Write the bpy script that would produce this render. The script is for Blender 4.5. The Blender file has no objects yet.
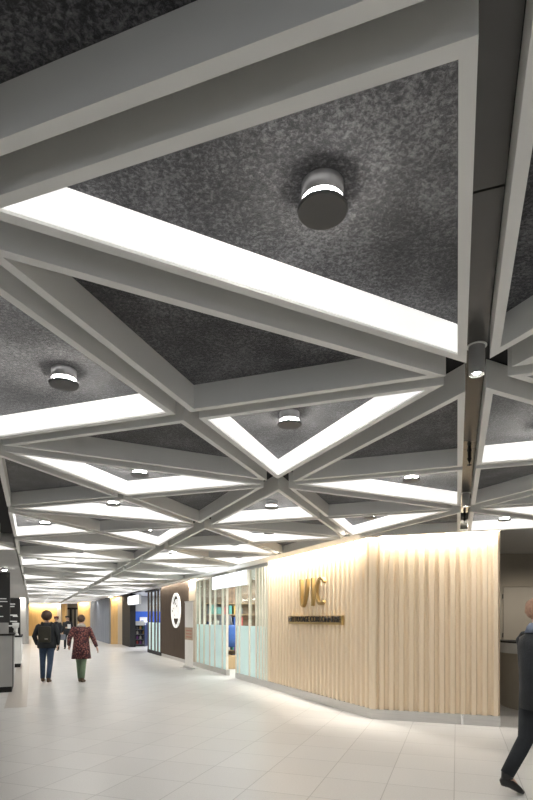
import bpy, bmesh, math, random
from mathutils import Vector, Matrix
random.seed(7)
S = bpy.context.scene
C = S.collection
PI = math.pi

# ------------------------------------------------------------------ materials
def mat(name, col, rough=.6, metal=0., var=0., vscale=8., bump=0., bscale=60., emit=0., ecol=None, spec=.5,
        stretch=(1, 1, 1), alpha=1., trans=0., detail=4.):
    m = bpy.data.materials.new(name); m.use_nodes = True
    nt = m.node_tree; b = nt.nodes['Principled BSDF']
    b.inputs['Roughness'].default_value = rough
    b.inputs['Metallic'].default_value = metal
    b.inputs['Specular IOR Level'].default_value = spec
    b.inputs['Transmission Weight'].default_value = trans
    b.inputs['Alpha'].default_value = alpha
    c = (*col, 1)
    b.inputs['Base Color'].default_value = c
    tc = nt.nodes.new('ShaderNodeTexCoord'); mp = nt.nodes.new('ShaderNodeMapping')
    mp.inputs['Scale'].default_value = stretch
    nt.links.new(tc.outputs['Object'], mp.inputs['Vector'])
    if var > 0:
        n = nt.nodes.new('ShaderNodeTexNoise'); n.inputs['Scale'].default_value = vscale; n.inputs['Detail'].default_value = detail
        r = nt.nodes.new('ShaderNodeValToRGB')
        r.color_ramp.elements[0].position = .3; r.color_ramp.elements[1].position = .7
        r.color_ramp.elements[0].color = (*[x*(1-var) for x in col], 1)
        r.color_ramp.elements[1].color = (*[min(1, x*(1+var)) for x in col], 1)
        nt.links.new(mp.outputs[0], n.inputs['Vector']); nt.links.new(n.outputs['Fac'], r.inputs[0])
        nt.links.new(r.outputs[0], b.inputs['Base Color'])
    if bump > 0:
        n2 = nt.nodes.new('ShaderNodeTexNoise'); n2.inputs['Scale'].default_value = bscale
        bp = nt.nodes.new('ShaderNodeBump'); bp.inputs['Strength'].default_value = bump; bp.inputs['Distance'].default_value = .01
        nt.links.new(mp.outputs[0], n2.inputs['Vector']); nt.links.new(n2.outputs['Fac'], bp.inputs['Height'])
        nt.links.new(bp.outputs[0], b.inputs['Normal'])
    if emit > 0:
        b.inputs['Emission Color'].default_value = (*(ecol or col), 1)
        b.inputs['Emission Strength'].default_value = emit
    return m

M = {}
M['fin'] = mat('painted_fin', (.85, .85, .825), .5, var=.01, vscale=3)
M['fin_edge'] = M['fin']
M['void'] = mat('unlit_void_slab', (.02, .02, .02), .9, var=.1)  # near-black colour stands in for the darkness of the void above the trays
M['panel'] = mat('channel_panel', (.09, .087, .082), .2, var=.06, vscale=2)
M['glow'] = mat('luminous_diffuser', (.6, .6, .59), .6, emit=.82, ecol=(1, .985, .96), var=.01)
M['lamp'] = mat('lamp_lens', (1, 1, 1), .3, emit=135, ecol=(1, .96, .90), var=.01)
M['can'] = mat('brushed_lamp_can', (.40, .40, .41), .38, metal=.75, var=.06, vscale=30, stretch=(1, 1, .1))
M['can_in'] = mat('lamp_reflector', (.09, .09, .09), .45, metal=.5, var=.03)
M['black'] = mat('black_metal', (.02, .02, .02), .6, spec=.2, var=.1)
M['plaster'] = mat('grey_plaster', (.42, .415, .40), .8, var=.04, vscale=2)
M['slat'] = mat('pale_wood_slat', (.76, .63, .46), .5, var=.012, vscale=3, stretch=(6, 6, .4))
M['steel'] = mat('brushed_steel', (.56, .55, .53), .36, metal=.85, var=.06, vscale=6, stretch=(.5, .5, 8))
M['steel_hi'] = mat('polished_reflector_and_glint', (.9, .9, .9), .15, metal=.9, var=.02)  # spotlight reflectors, and the strip that imitates a baseboard glint
M['brass'] = mat('brass', (.46, .33, .14), .42, metal=.7, var=.05)
M['brass_side'] = mat('brass_sign_face', (.55, .42, .20), .4, metal=.6, var=.05)
M['ink'] = mat('dark_lettering', (.03, .022, .015), .5, var=.05)
M['brown'] = mat('dark_brown_boards', (.085, .062, .045), .7, spec=.15, var=.2, vscale=4, stretch=(8, 8, .3))
M['beige'] = mat('beige_boards', (.50, .42, .32), .55, var=.05, vscale=3, stretch=(5, 5, .3))
M['orange'] = mat('honey_wood_panel', (.62, .40, .17), .5, var=.12, vscale=3, stretch=(5, 5, .3))
M['frost'] = mat('frosted_glass', (.62, .80, .77), .5, var=.03, vscale=1, emit=.18, ecol=(.75, .95, .92))
M['white'] = mat('white_laminate', (.75, .75, .73), .4, var=.02)
M['lightbox'] = mat('lit_sign_face', (1, 1, 1), .5, emit=2.6, ecol=(.90, .95, 1), var=.01)
M['logo'] = mat('white_sign_plate', (.85, .84, .82), .5, emit=.55, ecol=(1, .98, .95), var=.01)
M['blue'] = mat('blue_wall_paint', (.02, .10, .50), .6, emit=0, var=.06, vscale=2)
M['taupe'] = mat('taupe_wall', (.30, .27, .22), .7, var=.04, vscale=2)
M['taupe_d'] = mat('taupe_door', (.31, .285, .24), .6, var=.04, vscale=2)
M['counter'] = mat('grey_counter_top', (.55, .55, .54), .4, var=.03)
M['grey_panel'] = mat('grey_kiosk_panel', (.36, .36, .35), .5, var=.04, vscale=3)
M['grey_wall'] = mat('grey_glazed_wall', (.25, .27, .31), .8, spec=.1, var=.3, vscale=3, stretch=(6, 6, .2))
M['board'] = mat('black_menu_board', (.025, .023, .022), .35, var=.1)
M['text'] = mat('menu_lettering', (.6, .6, .58), .5, emit=.3, ecol=(.8, .8, .78), var=.05)
M['cream'] = mat('cream_fin', (.80, .76, .66), .5, var=.02)
M['inlay'] = mat('taupe_floor_inlay', (.42, .38, .34), .28, var=.06, vscale=20)
M['skin'] = mat('skin', (.62, .40, .30), .5, var=.05)
M['hair'] = mat('brown_hair', (.07, .04, .025), .7, var=.4, vscale=60, bump=.8, bscale=80)
M['auburn'] = mat('reddish_hair', (.38, .22, .15), .7, var=.2, vscale=50)
M['jacket'] = mat('black_jacket', (.015, .018, .022), .8, var=.2, vscale=10, bump=.3)
M['pack'] = mat('olive_backpack', (.024, .022, .014), .7, var=.2, vscale=12)
M['jeans'] = mat('blue_jeans', (.035, .06, .11), .8, var=.2, vscale=20, bump=.2)
M['shoe'] = mat('brown_leather', (.10, .06, .03), .5, var=.1)
M['shoe_b'] = mat('black_leather', (.015, .014, .014), .4, var=.1)
M['green'] = mat('green_trousers', (.16, .22, .14), .8, var=.1, vscale=20)
M['scarf'] = mat('pale_collar', (.5, .47, .44), .8, var=.1, vscale=20)
M['slate'] = mat('slate_blue_cloth', (.17, .20, .27), .8, var=.15, vscale=12, bump=.2)
M['redcap'] = mat('dark_red_cap', (.16, .03, .03), .7, var=.1)
M['bag'] = mat('grey_bag', (.16, .17, .20), .6, var=.1)
M['sole'] = mat('grey_sole', (.35, .33, .30), .6, var=.05)
M['tan'] = mat('tan_wood', (.42, .28, .15), .5, var=.1, vscale=5, stretch=(5, 5, .4))
M['stone'] = mat('brown_shop_wall', (.26, .18, .12), .7, var=.35, vscale=7, bump=.3)
M['paper'] = mat('banner_fabric', (.80, .78, .74), .7, var=.03)
M['tanband'] = mat('banner_tan_print', (.45, .34, .24), .7, var=.05)
M['redtext'] = mat('banner_red_print', (.45, .16, .12), .7, var=.05)

def glass_mat():
    m = bpy.data.materials.new('clear_glass'); m.use_nodes = True
    nt = m.node_tree; nt.nodes.remove(nt.nodes['Principled BSDF'])
    o = nt.nodes['Material Output']
    t = nt.nodes.new('ShaderNodeBsdfTransparent'); t.inputs[0].default_value = (.93, .97, .96, 1)
    g = nt.nodes.new('ShaderNodeBsdfGlossy'); g.inputs['Roughness'].default_value = .05
    x = nt.nodes.new('ShaderNodeMixShader')
    x.inputs[0].default_value = .14; nt.links.new(t.outputs[0], x.inputs[1]); nt.links.new(g.outputs[0], x.inputs[2])
    nt.links.new(x.outputs[0], o.inputs[0]); return m
M['glass'] = glass_mat()

def felt_mat():
    m = mat('grey_wool_felt', (.16, .16, .165), .95, spec=.1)
    nt = m.node_tree; b = nt.nodes['Principled BSDF']
    b.inputs['Sheen Weight'].default_value = .45; b.inputs['Sheen Roughness'].default_value = .45
    tc = nt.nodes.new('ShaderNodeTexCoord')
    n1 = nt.nodes.new('ShaderNodeTexNoise'); n1.inputs['Scale'].default_value = 68; n1.inputs['Detail'].default_value = 9
    n1.inputs['Roughness'].default_value = .75; n1.inputs['Distortion'].default_value = .4
    n2 = nt.nodes.new('ShaderNodeTexNoise'); n2.inputs['Scale'].default_value = 5; n2.inputs['Detail'].default_value = 3
    mx = nt.nodes.new('ShaderNodeMath'); mx.operation = 'MULTIPLY_ADD'; mx.inputs[1].default_value = .35
    r = nt.nodes.new('ShaderNodeValToRGB'); e = r.color_ramp.elements
    e[0].position = .47; e[0].color = (.009, .009, .011, 1); e[1].position = .90; e[1].color = (.25, .25, .26, 1)
    q = e.new(.66); q.color = (.048, .048, .052, 1)
    for n in (n1, n2): nt.links.new(tc.outputs['Object'], n.inputs['Vector'])
    nt.links.new(n2.outputs['Fac'], mx.inputs[0]); nt.links.new(n1.outputs['Fac'], mx.inputs[2])
    nt.links.new(mx.outputs[0], r.inputs[0]); nt.links.new(r.outputs[0], b.inputs['Base Color'])
    bp = nt.nodes.new('ShaderNodeBump'); bp.inputs['Strength'].default_value = .5; bp.inputs['Distance'].default_value = .006
    nt.links.new(n1.outputs['Fac'], bp.inputs['Height']); nt.links.new(bp.outputs[0], b.inputs['Normal'])
    return m
M['felt'] = felt_mat()

WD = Vector((.3364, .9417, 0)); WP = Vector((.9417, -.3364, 0))   # tile directions
def floor_mat():
    m = mat('pale_terrazzo_tiles', (.6, .6, .58), .22, spec=.5)
    nt = m.node_tree; b = nt.nodes['Principled BSDF']; L = nt.links.new
    tc = nt.nodes.new('ShaderNodeTexCoord')
    def math_(op, a, bb=None, c=None):
        n = nt.nodes.new('ShaderNodeMath'); n.operation = op
        for i, v in enumerate((a, bb, c)):
            if v is None: continue
            if isinstance(v, (int, float)): n.inputs[i].default_value = v
            else: L(v, n.inputs[i])
        return n.outputs[0]
    def axis(d, off, size):
        n = nt.nodes.new('ShaderNodeVectorMath'); n.operation = 'DOT_PRODUCT'
        L(tc.outputs['Object'], n.inputs[0]); n.inputs[1].default_value = d
        a = math_('DIVIDE', math_('SUBTRACT', n.outputs['Value'], off), size)
        fr = math_('FRACT', a); fl = math_('FLOOR', a)
        ds = math_('MINIMUM', fr, math_('SUBTRACT', 1., fr))
        return math_('LESS_THAN', ds, .0042/size), fl
    T = .61
    p1 = Vector((1.657, 4.71, 0)); p2 = Vector((-.2012, 4.987, 0))
    j1, f1 = axis(tuple(WP), p1.dot(WP), T); j2, f2 = axis(tuple(WD), p2.dot(WD), T)
    j = math_('MAXIMUM', j1, j2)
    cm = nt.nodes.new('ShaderNodeCombineXYZ'); L(f1, cm.inputs[0]); L(f2, cm.inputs[1])
    wn = nt.nodes.new('ShaderNodeTexWhiteNoise'); L(cm.outputs[0], wn.inputs['Vector'])
    n1 = nt.nodes.new('ShaderNodeTexNoise'); n1.inputs['Scale'].default_value = 70; n1.inputs['Detail'].default_value = 4
    n1.inputs['Roughness'].default_value = .7
    L(tc.outputs['Object'], n1.inputs['Vector'])
    n3 = nt.nodes.new('ShaderNodeTexNoise'); n3.inputs['Scale'].default_value = .8; L(tc.outputs['Object'], n3.inputs['Vector'])
    v = math_('ADD', math_('MULTIPLY_ADD', n1.outputs['Fac'], .24, .435), math_('MULTIPLY_ADD', wn.outputs['Value'], .04, -.02))
    v = math_('ADD', v, math_('MULTIPLY_ADD', n3.outputs['Fac'], .04, -.02))
    v = math_('MULTIPLY', v, math_('MULTIPLY_ADD', j, -.38, 1.))
    c2 = nt.nodes.new('ShaderNodeCombineColor'); L(v, c2.inputs[0]); L(math_('MULTIPLY', v, .985), c2.inputs[1]); L(math_('MULTIPLY', v, .965), c2.inputs[2])
    L(c2.outputs[0], b.inputs['Base Color'])
    L(math_('MULTIPLY_ADD', n1.outputs['Fac'], .10, .27), b.inputs['Roughness'])
    return m
M['floor'] = floor_mat()

def print_mat():
    m = mat('red_patterned_coat_fabric', (.2, .05, .05), .8)
    nt = m.node_tree; b = nt.nodes['Principled BSDF']
    tc = nt.nodes.new('ShaderNodeTexCoord'); n = nt.nodes.new('ShaderNodeTexVoronoi'); n.inputs['Scale'].default_value = 26
    r = nt.nodes.new('ShaderNodeValToRGB'); e = r.color_ramp.elements
    e[0].position = .15; e[0].color = (.30, .17, .13, 1); e[1].position = .6; e[1].color = (.035, .015, .02, 1)
    q = e.new(.35); q.color = (.19, .045, .045, 1)
    nt.links.new(tc.outputs['Object'], n.inputs['Vector']); nt.links.new(n.outputs['Distance'], r.inputs[0]); nt.links.new(r.outputs[0], b.inputs['Base Color'])
    return m
M['coat'] = print_mat()

# ------------------------------------------------------------------ helpers
def V(*a): return Vector(a)
def link(name, bm, m, parent=None, smooth=False, loc=None, rotz=0):
    bmesh.ops.recalc_face_normals(bm, faces=bm.faces)
    me = bpy.data.meshes.new(name); bm.to_mesh(me); bm.free()
    ms = m if isinstance(m, (list, tuple)) else [m]
    for q in ms: me.materials.append(q)
    if smooth:
        for p in me.polygons: p.use_smooth = True
    o = bpy.data.objects.new(name, me); C.objects.link(o)
    if parent is not None: o.parent = parent
    if loc is not None: o.location = loc
    o.rotation_euler.z = rotz
    return o
def tag(o, label=None, cat=None, group=None, kind=None):
    if label: o['label'] = label
    if cat: o['category'] = cat
    if group: o['group'] = group
    if kind: o['kind'] = kind
    return o
def thing(name, label, cat, loc=(0, 0, 0), rotz=0, group=None):
    o = bpy.data.objects.new(name, None); C.objects.link(o); o.location = loc; o.rotation_euler.z = rotz
    o.empty_display_size = .1
    return tag(o, label, cat, group)
def struct(o): o['kind'] = 'structure'; return o
def copy_tree(o, parent=None):
    c = o.copy(); C.objects.link(c)
    if parent is not None: c.parent = parent
    for ch in [x for x in bpy.data.objects if x.parent == o]: copy_tree(ch, c)
    return c
def box(bm, a, b, mi=0):
    x0, y0, z0 = a; x1, y1, z1 = b
    vs = [bm.verts.new(p) for p in ((x0, y0, z0), (x1, y0, z0), (x1, y1, z0), (x0, y1, z0), (x0, y0, z1), (x1, y0, z1), (x1, y1, z1), (x0, y1, z1))]
    for f in ((0, 3, 2, 1), (4, 5, 6, 7), (0, 1, 5, 4), (1, 2, 6, 5), (2, 3, 7, 6), (3, 0, 4, 7)):
        q = bm.faces.new([vs[i] for i in f]); q.material_index = mi
def bevelled(bm, w=.004, seg=2):
    bmesh.ops.bevel(bm, geom=list(bm.edges), offset=w, segments=seg, affect='EDGES', profile=.6)
def prism(bm, pts, z0, z1, mi=0):
    a = [bm.verts.new((p[0], p[1], z0)) for p in pts]; b = [bm.verts.new((p[0], p[1], z1)) for p in pts]
    n = len(pts)
    fs = [bm.faces.new(a[::-1]), bm.faces.new(b)] + [bm.faces.new((a[i], a[(i+1) % n], b[(i+1) % n], b[i])) for i in range(n)]
    for f in fs: f.material_index = mi
def lathe(bm, prof, n=32, cx=0, cy=0):
    rings = []
    for r, z in prof:
        rings.append([bm.verts.new((cx+r*math.cos(2*PI*k/n), cy+r*math.sin(2*PI*k/n), z)) for k in range(n)])
    for a, b in zip(rings, rings[1:]):
        for k in range(n): bm.faces.new((a[k], a[(k+1) % n], b[(k+1) % n], b[k]))
    return rings
def cap(bm, ring): bm.faces.new(ring)
def loft(bm, secs, n=16, mi=0, caps=True):
    """secs: (centre, rx, ry[, axis]) rings perpendicular to the path; rx across X, ry across depth."""
    rings = []; P = [Vector(s[0]) for s in secs]
    for i, s in enumerate(secs):
        t = (P[min(i+1, len(P)-1)]-P[max(i-1, 0)]).normalized()
        x = Vector((1, 0, 0)); x = (x-t*x.dot(t))
        if x.length < .2: x = Vector((0, 1, 0)); x = x-t*x.dot(t)
        x.normalize(); y = t.cross(x)
        rings.append([bm.verts.new(P[i]+x*s[1]*math.cos(2*PI*k/n)+y*s[2]*math.sin(2*PI*k/n)) for k in range(n)])
    for a, b in zip(rings, rings[1:]):
        for k in range(n):
            f = bm.faces.new((a[k], a[(k+1) % n], b[(k+1) % n], b[k])); f.material_index = mi
    if caps:
        for r in (rings[0], rings[-1]): f = bm.faces.new(r); f.material_index = mi

# ------------------------------------------------------------------ camera
F = 533.; HY = 618.
cam = bpy.data.cameras.new('camera'); co = bpy.data.objects.new('camera', cam); C.objects.link(co)
co.location = (0, 0, 1.6); co.rotation_euler = (PI/2, 0, 0)
cam.sensor_fit = 'HORIZONTAL'; cam.sensor_width = 36; cam.lens = 36*F/533
# (vertical frame: Blender's shift is in units of the larger side)
cam.shift_y = (HY-400)/800.; cam.clip_start = .05; cam.clip_end = 200
S.camera = co
# sensor_fit HORIZONTAL keeps shift in units of the width
cam.shift_y = (HY-400)/533.

# ------------------------------------------------------------------ ceiling lattice
A0 = V(1.0858, 2.7527, 0); U = V(-.9781, 2.2288, 0); W = V(1.1982, 3.3544, 0)
ZB = 2.85; FH = .155; RIM = .0402
GAP = {'u': .0826, 'w': .0526, 'd': .0738, 'm': .0518}
def hub(i, j): return A0+U*i+W*j
TYPES = {  # vertices as (i, j) offsets from hub p
 'A': ((0, 0), (0, .5), (1, 0)), 'B': ((0, .5), (0, 1), (1, 0)),
 'C': ((0, 0), (0, .5), (-1, 1)), 'D': ((0, .5), (0, 1), (-1, 1))}
def family(p, q):
    di, dj = q[0]-p[0], q[1]-p[1]
    if abs(di) < 1e-6: return 'w'
    if abs(dj) < 1e-6: return 'u'
    return 'd' if abs(abs(dj/di)-1) < 1e-6 else 'm'
def inset(ty, extra):
    ks = TYPES[ty]; P = [U*k[0]+W*k[1] for k in ks]; cen = (P[0]+P[1]+P[2])/3
    ln = []
    for i in range(3):
        a, b = P[i], P[(i+1) % 3]; e = (b-a).normalized(); n = V(-e.y, e.x, 0)
        if n.dot(cen-a) < 0: n = -n
        ln.append((n, n.dot(a)+GAP[family(ks[i], ks[(i+1) % 3])]+extra))
    out = []
    for i in range(3):
        (n1, c1), (n2, c2) = ln[i-1], ln[i]
        det = n1.x*n2.y-n1.y*n2.x
        out.append(V((c1*n2.y-c2*n1.y)/det, (n1.x*c2-n2.x*c1)/det, 0))
    return out
def incentre(ty):
    P = [U*k[0]+W*k[1] for k in TYPES[ty]]
    l = [(P[1]-P[2]).length, (P[0]-P[2]).length, (P[0]-P[1]).length]
    return (P[0]*l[0]+P[1]*l[1]+P[2]*l[2])/sum(l)
def ccw(p): return p if (p[1]-p[0]).cross(p[2]-p[0]).z > 0 else p[::-1]

protos = {}
NOW = {('B', 0, -1), ('C', 0, 0), ('B', 0, 0), ('C', 0, 1)}
def make_tray(ty, lit, now=False):
    root = thing('ceiling_tray', 'x', 'ceiling tray')
    c = incentre(ty)
    o = ccw([p-c for p in inset(ty, 0)]); i = ccw([p-c for p in inset(ty, RIM)])
    bm = bmesh.new()
    vo = [[bm.verts.new((p.x, p.y, z)) for p in o] for z in (0, FH)]
    vi = [[bm.verts.new((p.x, p.y, z)) for p in i] for z in (0, FH)]
    for k in range(3):
        n = (k+1) % 3
        bm.faces.new((vo[0][k], vo[0][n], vo[1][n], vo[1][k])); bm.faces.new((vi[0][n], vi[0][k], vi[1][k], vi[1][n]))
        bm.faces.new((vo[0][n], vo[0][k], vi[0][k], vi[0][n])); bm.faces.new((vo[1][k], vo[1][n], vi[1][n], vi[1][k]))
    bmesh.ops.bevel(bm, geom=[e for e in bm.edges if abs(e.verts[0].co.z) < 1e-4 and abs(e.verts[1].co.z) < 1e-4 and len(e.link_faces) == 2 and (e.link_faces[0].normal-e.link_faces[1].normal).length > .5], offset=.002, segments=1, affect='EDGES')
    link('frame', bm, M['fin'], root)
    f = ccw([p-c for p in inset(ty, RIM+.001)])
    bm = bmesh.new(); prism(bm, f, FH-.012, FH-.001); link('felt_panel', bm, M['felt'], root)
    if lit:
        g0 = ccw([p-c for p in inset(ty, RIM+.002)]); g1 = ccw([p-c for p in inset(ty, RIM+.007)])
        for k in range(3):
            n = (k+1) % 3
            if now and abs((g0[n]-g0[k]).normalized().cross(W.normalized()).z) < .01: continue
            bm = bmesh.new(); prism(bm, [g0[k], g0[n], g1[n], g1[k]], .010, FH-.014)
            link('light_panel', bm, M['glow'], root)
    return root

def make_can():
    root = thing('downlight', 'x', 'downlight')
    bm = bmesh.new(); rr = lathe(bm, [(.062, .036), (.068, .034), (.068, .087)], 40); cap(bm, rr[0]); link('lamp_can', bm, M['can'], root, False)
    for q in root.children[0].data.polygons: q.use_smooth = abs(q.normal.z) < .5
    bm = bmesh.new(); rr = lathe(bm, [(.050, .012), (.056, .034)], 40); link('lamp_lens', bm, M['lamp'], root, True)
    bm = bmesh.new(); rr = lathe(bm, [(.078, 0), (.082, .003), (.082, .010), (.078, .012)], 40); cap(bm, rr[0]); cap(bm, rr[-1]); link('lamp_disc', bm, M['can_in'], root)
    return root

LIT = {('B', 0, -1), ('D', 1, -1), ('A', 1, -1), ('C', 2, -1), ('B', 2, -1), ('B', 0, 0), ('D', 1, 0), ('A', 1, 0), ('C', 2, 0),
       ('A', -1, 0), ('C', 0, 0), ('C', 0, 1), ('D', 3, -1), ('A', 3, -1), ('C', 4, -1), ('B', 4, -1), ('B', 2, 0), ('D', 3, 0), ('A', 3, 0)}
DARK = {('A', 0, -1), ('C', 1, -1), ('B', 1, -1), ('D', 2, -1), ('A', 2, -1), ('A', 0, 0), ('C', 1, 0), ('B', 1, 0), ('D', 0, 0),
        ('D', 0, -1), ('B', -1, 0), ('C', 3, -1), ('B', 3, -1), ('D', 4, -1), ('A', 4, -1), ('A', 0, 1), ('D', 2, 0), ('A', 2, 0), ('C', 3, 0), ('B', 3, 0)}
CELLS = []
for i in range(-4, 21):
    for j in (-1, 0, 1):
        for ty in 'ABCD':
            vs = [hub(i+k[0], j+k[1]) for k in TYPES[ty]]
            c = sum(vs, V(0, 0, 0))/3
            if max(v.y for v in vs) < -3.0 or c.x < -4.2-.44*(c.y-9) and j < -1 or c.y > 47.5: continue
            if j == 1:      # bay over the right-hand recess, in front of the slatted wall
                e = c-V(1.71, 8.5, 0)
                if i > 0 or e.dot(WD) > -.35 or max((v-V(1.71, 8.5, 0)).dot(WD) for v in vs) > .3: continue
                if c.x > 5.2: continue
            # keep left bay left of the wall line
            if j == 0 and ty in 'ABCD' and False: continue
            key = (ty, i, j)
            if key in LIT: lit = True
            elif key in DARK: lit = False
            else: lit = random.Random(hash((ord(ty)*31+i*17+j*101))).random() < .56
            CELLS.append((c.y, ty, i, j, lit))
CELLS.sort()
CUSTOM = {
 ('B', 0, -1): 'largest triangular ceiling tray overhead with lit white inner edge and big grey downlight',
 ('A', 0, -1): 'nearest black felt triangular ceiling tray cut off at the top left corner',
 ('C', 1, -1): 'long unlit triangular ceiling tray directly behind the largest lit tray',
 ('A', 1, -1): 'lit triangular ceiling tray at left edge with downlight and white strip',
 ('D', 1, -1): 'lit triangular ceiling tray with bright white V edge in mid ceiling',
 ('B', 1, -1): 'long flat unlit triangular tray left of centre, behind lit tray at left edge',
 ('C', 2, -1): 'lit flat triangular tray with wide shallow white V, left of centre',
 ('D', 2, -1): 'small unlit triangular tray left of centre pointing away from camera',
 ('A', 2, -1): 'unlit triangular ceiling tray against the left border of the lattice',
 ('A', 0, 0): 'unlit triangular ceiling tray just left of the long channel, beyond the hub spotlight',
 ('B', 0, 0): 'lit sliver triangular tray left of the long channel before the second hub spotlight',
 ('C', 0, 0): 'lit pale felt triangular tray right of the long channel at right edge',
 ('D', 0, 0): 'unlit triangular tray right of the long channel near second hub spotlight',
 ('D', 0, -1): 'dark triangular ceiling tray at top right beside the long channel',
 ('A', -1, 0): 'small corner of a lit ceiling tray at right edge beside the first hub spotlight',
 ('C', 0, 1): 'lit triangular tray above the right end of the pale slatted wall',
 ('D', 1, 0): 'lit triangular tray with white V just above the corner of the slatted wall',
 ('C', 1, 0): 'unlit triangular tray above the slatted wall corner, in front of a lit V tray',
 ('A', 1, 0): 'lit triangular tray at ceiling centre with a downlight, below the bright V tray',
}
ORD = ['zero', 'first', 'second', 'third', 'fourth', 'fifth', 'sixth', 'seventh', 'eighth', 'ninth', 'tenth', 'eleventh', 'twelfth', 'thirteenth',
       'fourteenth', 'fifteenth', 'sixteenth', 'seventeenth', 'eighteenth', 'nineteenth', 'twentieth']
def ordinal(n):
    if n <= 20: return ORD[n]
    t = {2: 'twenty', 3: 'thirty', 4: 'forty', 5: 'fifty', 6: 'sixty', 7: 'seventy', 8: 'eighty', 9: 'ninety'}[n//10]
    return (t[:-1]+'ieth') if n % 10 == 0 else t+'-'+ORD[n % 10]
BAY = {-1: 'left corridor bay', 0: 'right corridor bay', 1: 'far right bay'}
count = {}
can0 = None
SPOTS = []
ncan = {}
for y, ty, i, j, lit in CELLS:
    k = (ty, lit, (ty, i, j) in NOW)
    if k not in protos: r = protos[k] = make_tray(*k)
    else: r = copy_tree(protos[k])
    c = hub(i, j)+incentre(ty)
    r.location = (c.x, c.y, ZB)
    n = count[(j, lit)] = count.get((j, lit), 0)+1
    w = 'lit' if lit else 'unlit'
    r['label'] = CUSTOM.get((ty, i, j), f'{w} triangular ceiling tray, {ordinal(n).replace("-", " ")} {w} one along the {BAY[j]}')
    r['group'] = f'{w} triangular ceiling trays'
    r['category'] = 'ceiling tray'
    if lit:
        if can0 is None: q = can0 = make_can()
        else: q = copy_tree(can0)
        q.location = (c.x, c.y, ZB+FH-.0125-.087); SPOTS.append((c.x, c.y))
        m = ncan[j] = ncan.get(j, 0)+1
        q['label'] = {('B', 0, -1): 'large round grey downlight on the nearest felt tray overhead',
                      ('A', 1, -1): 'round downlight on the lit tray at the left edge of the ceiling',
                      ('D', 1, -1): 'round downlight inside the bright V shaped tray in mid ceiling'}.get(
            (ty, i, j), f'round grey downlight, {ordinal(m).replace("-", " ")} along the {BAY[j]}')
        q['group'] = 'downlights in the lit trays'

# slab standing in for the unlit void, channel panels
bm = bmesh.new(); box(bm, (-30, -7, ZB+FH+.012), (9, 52, ZB+FH+.3)); struct(link('ceiling', bm, M['void']))
def strip(p, q, hw, z0, z1, m, name):
    e = (q-p).normalized(); n = V(-e.y, e.x, 0)
    bm = bmesh.new(); prism(bm, [p-n*hw, q-n*hw, q+n*hw, p+n*hw], z0, z1); return link(name, bm, m)
k = 0
segs = [(-.62, -.30), (-.2985, 0.0), (.0, .5), (.501, .93), (.93, 1.3)]
for a, b in segs:
    k += 1
    o = strip(hub(0, 0)+W*(a+.0), hub(0, 0)+W*(b-.0015), .05, ZB+FH+.000, ZB+FH+.012, M['panel'], 'trim_%d' % k); struct(o)
# hub spotlights in the channel
def make_spot(label, p):
    root = thing('channel_spotlight', label, 'spotlight', (p.x, p.y, ZB+.005), group='spotlights in the long ceiling channel')
    R = .040; H = .150
    bm = bmesh.new(); lathe(bm, [(R-.004, 0), (R, .002), (R, H)], 32); link('lamp_can', bm, M['grey_panel'], root, True)
    bm = bmesh.new(); rr = lathe(bm, [(R, H-.004), (R+.010, H-.004), (R+.010, H), (R, H)], 32); link('flange', bm, M['fin'], root)
    bm = bmesh.new(); rr = lathe(bm, [(R-.004, .001), (.016, .016)], 32); link('reflector', bm, M['steel_hi'], root, True)
    bm = bmesh.new(); rr = lathe(bm, [(.016, .010), (.016, .02)], 32); cap(bm, rr[0]); cap(bm, rr[1]); link('lamp_lens', bm, M['lamp'], root)
make_spot('slim cylindrical spotlight at the nearest channel crossing, right of the largest tray', hub(0, 0)+WD*.0)
make_spot('slim cylindrical spotlight at the farther channel crossing above the slatted wall', hub(0, 1)-WD*.12)
def sprinkler(label, p):
    root = thing('sprinkler_head', label, 'sprinkler', (p.x, p.y, ZB+.0), group='sprinklers')
    bm = bmesh.new(); lathe(bm, [(.003, 0), (.003, .02), (.014, .045), (.020, .058), (.014, .066), (.014, .115), (.020, .122), (.013, .15), (.013, FH)], 20)
    link('sprinkler_body', bm, M['black'], root, True)
    bm = bmesh.new(); rr = lathe(bm, [(.018, .004), (.018, .007)], 20); cap(bm, rr[0]); cap(bm, rr[1]); link('deflector', bm, M['black'], root)
sprinkler('black sprinkler head hanging in the long ceiling channel between two spotlights', hub(0, .5)-WD*.06)
sprinkler('black sprinkler head in the channel just above the slatted wall top', hub(0, 1)+WD*1.0)

# ------------------------------------------------------------------ floor
bm = bmesh.new(); box(bm, (-30, -7, -.1), (9, 52, 0)); struct(link('floor', bm, M['floor']))

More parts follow.
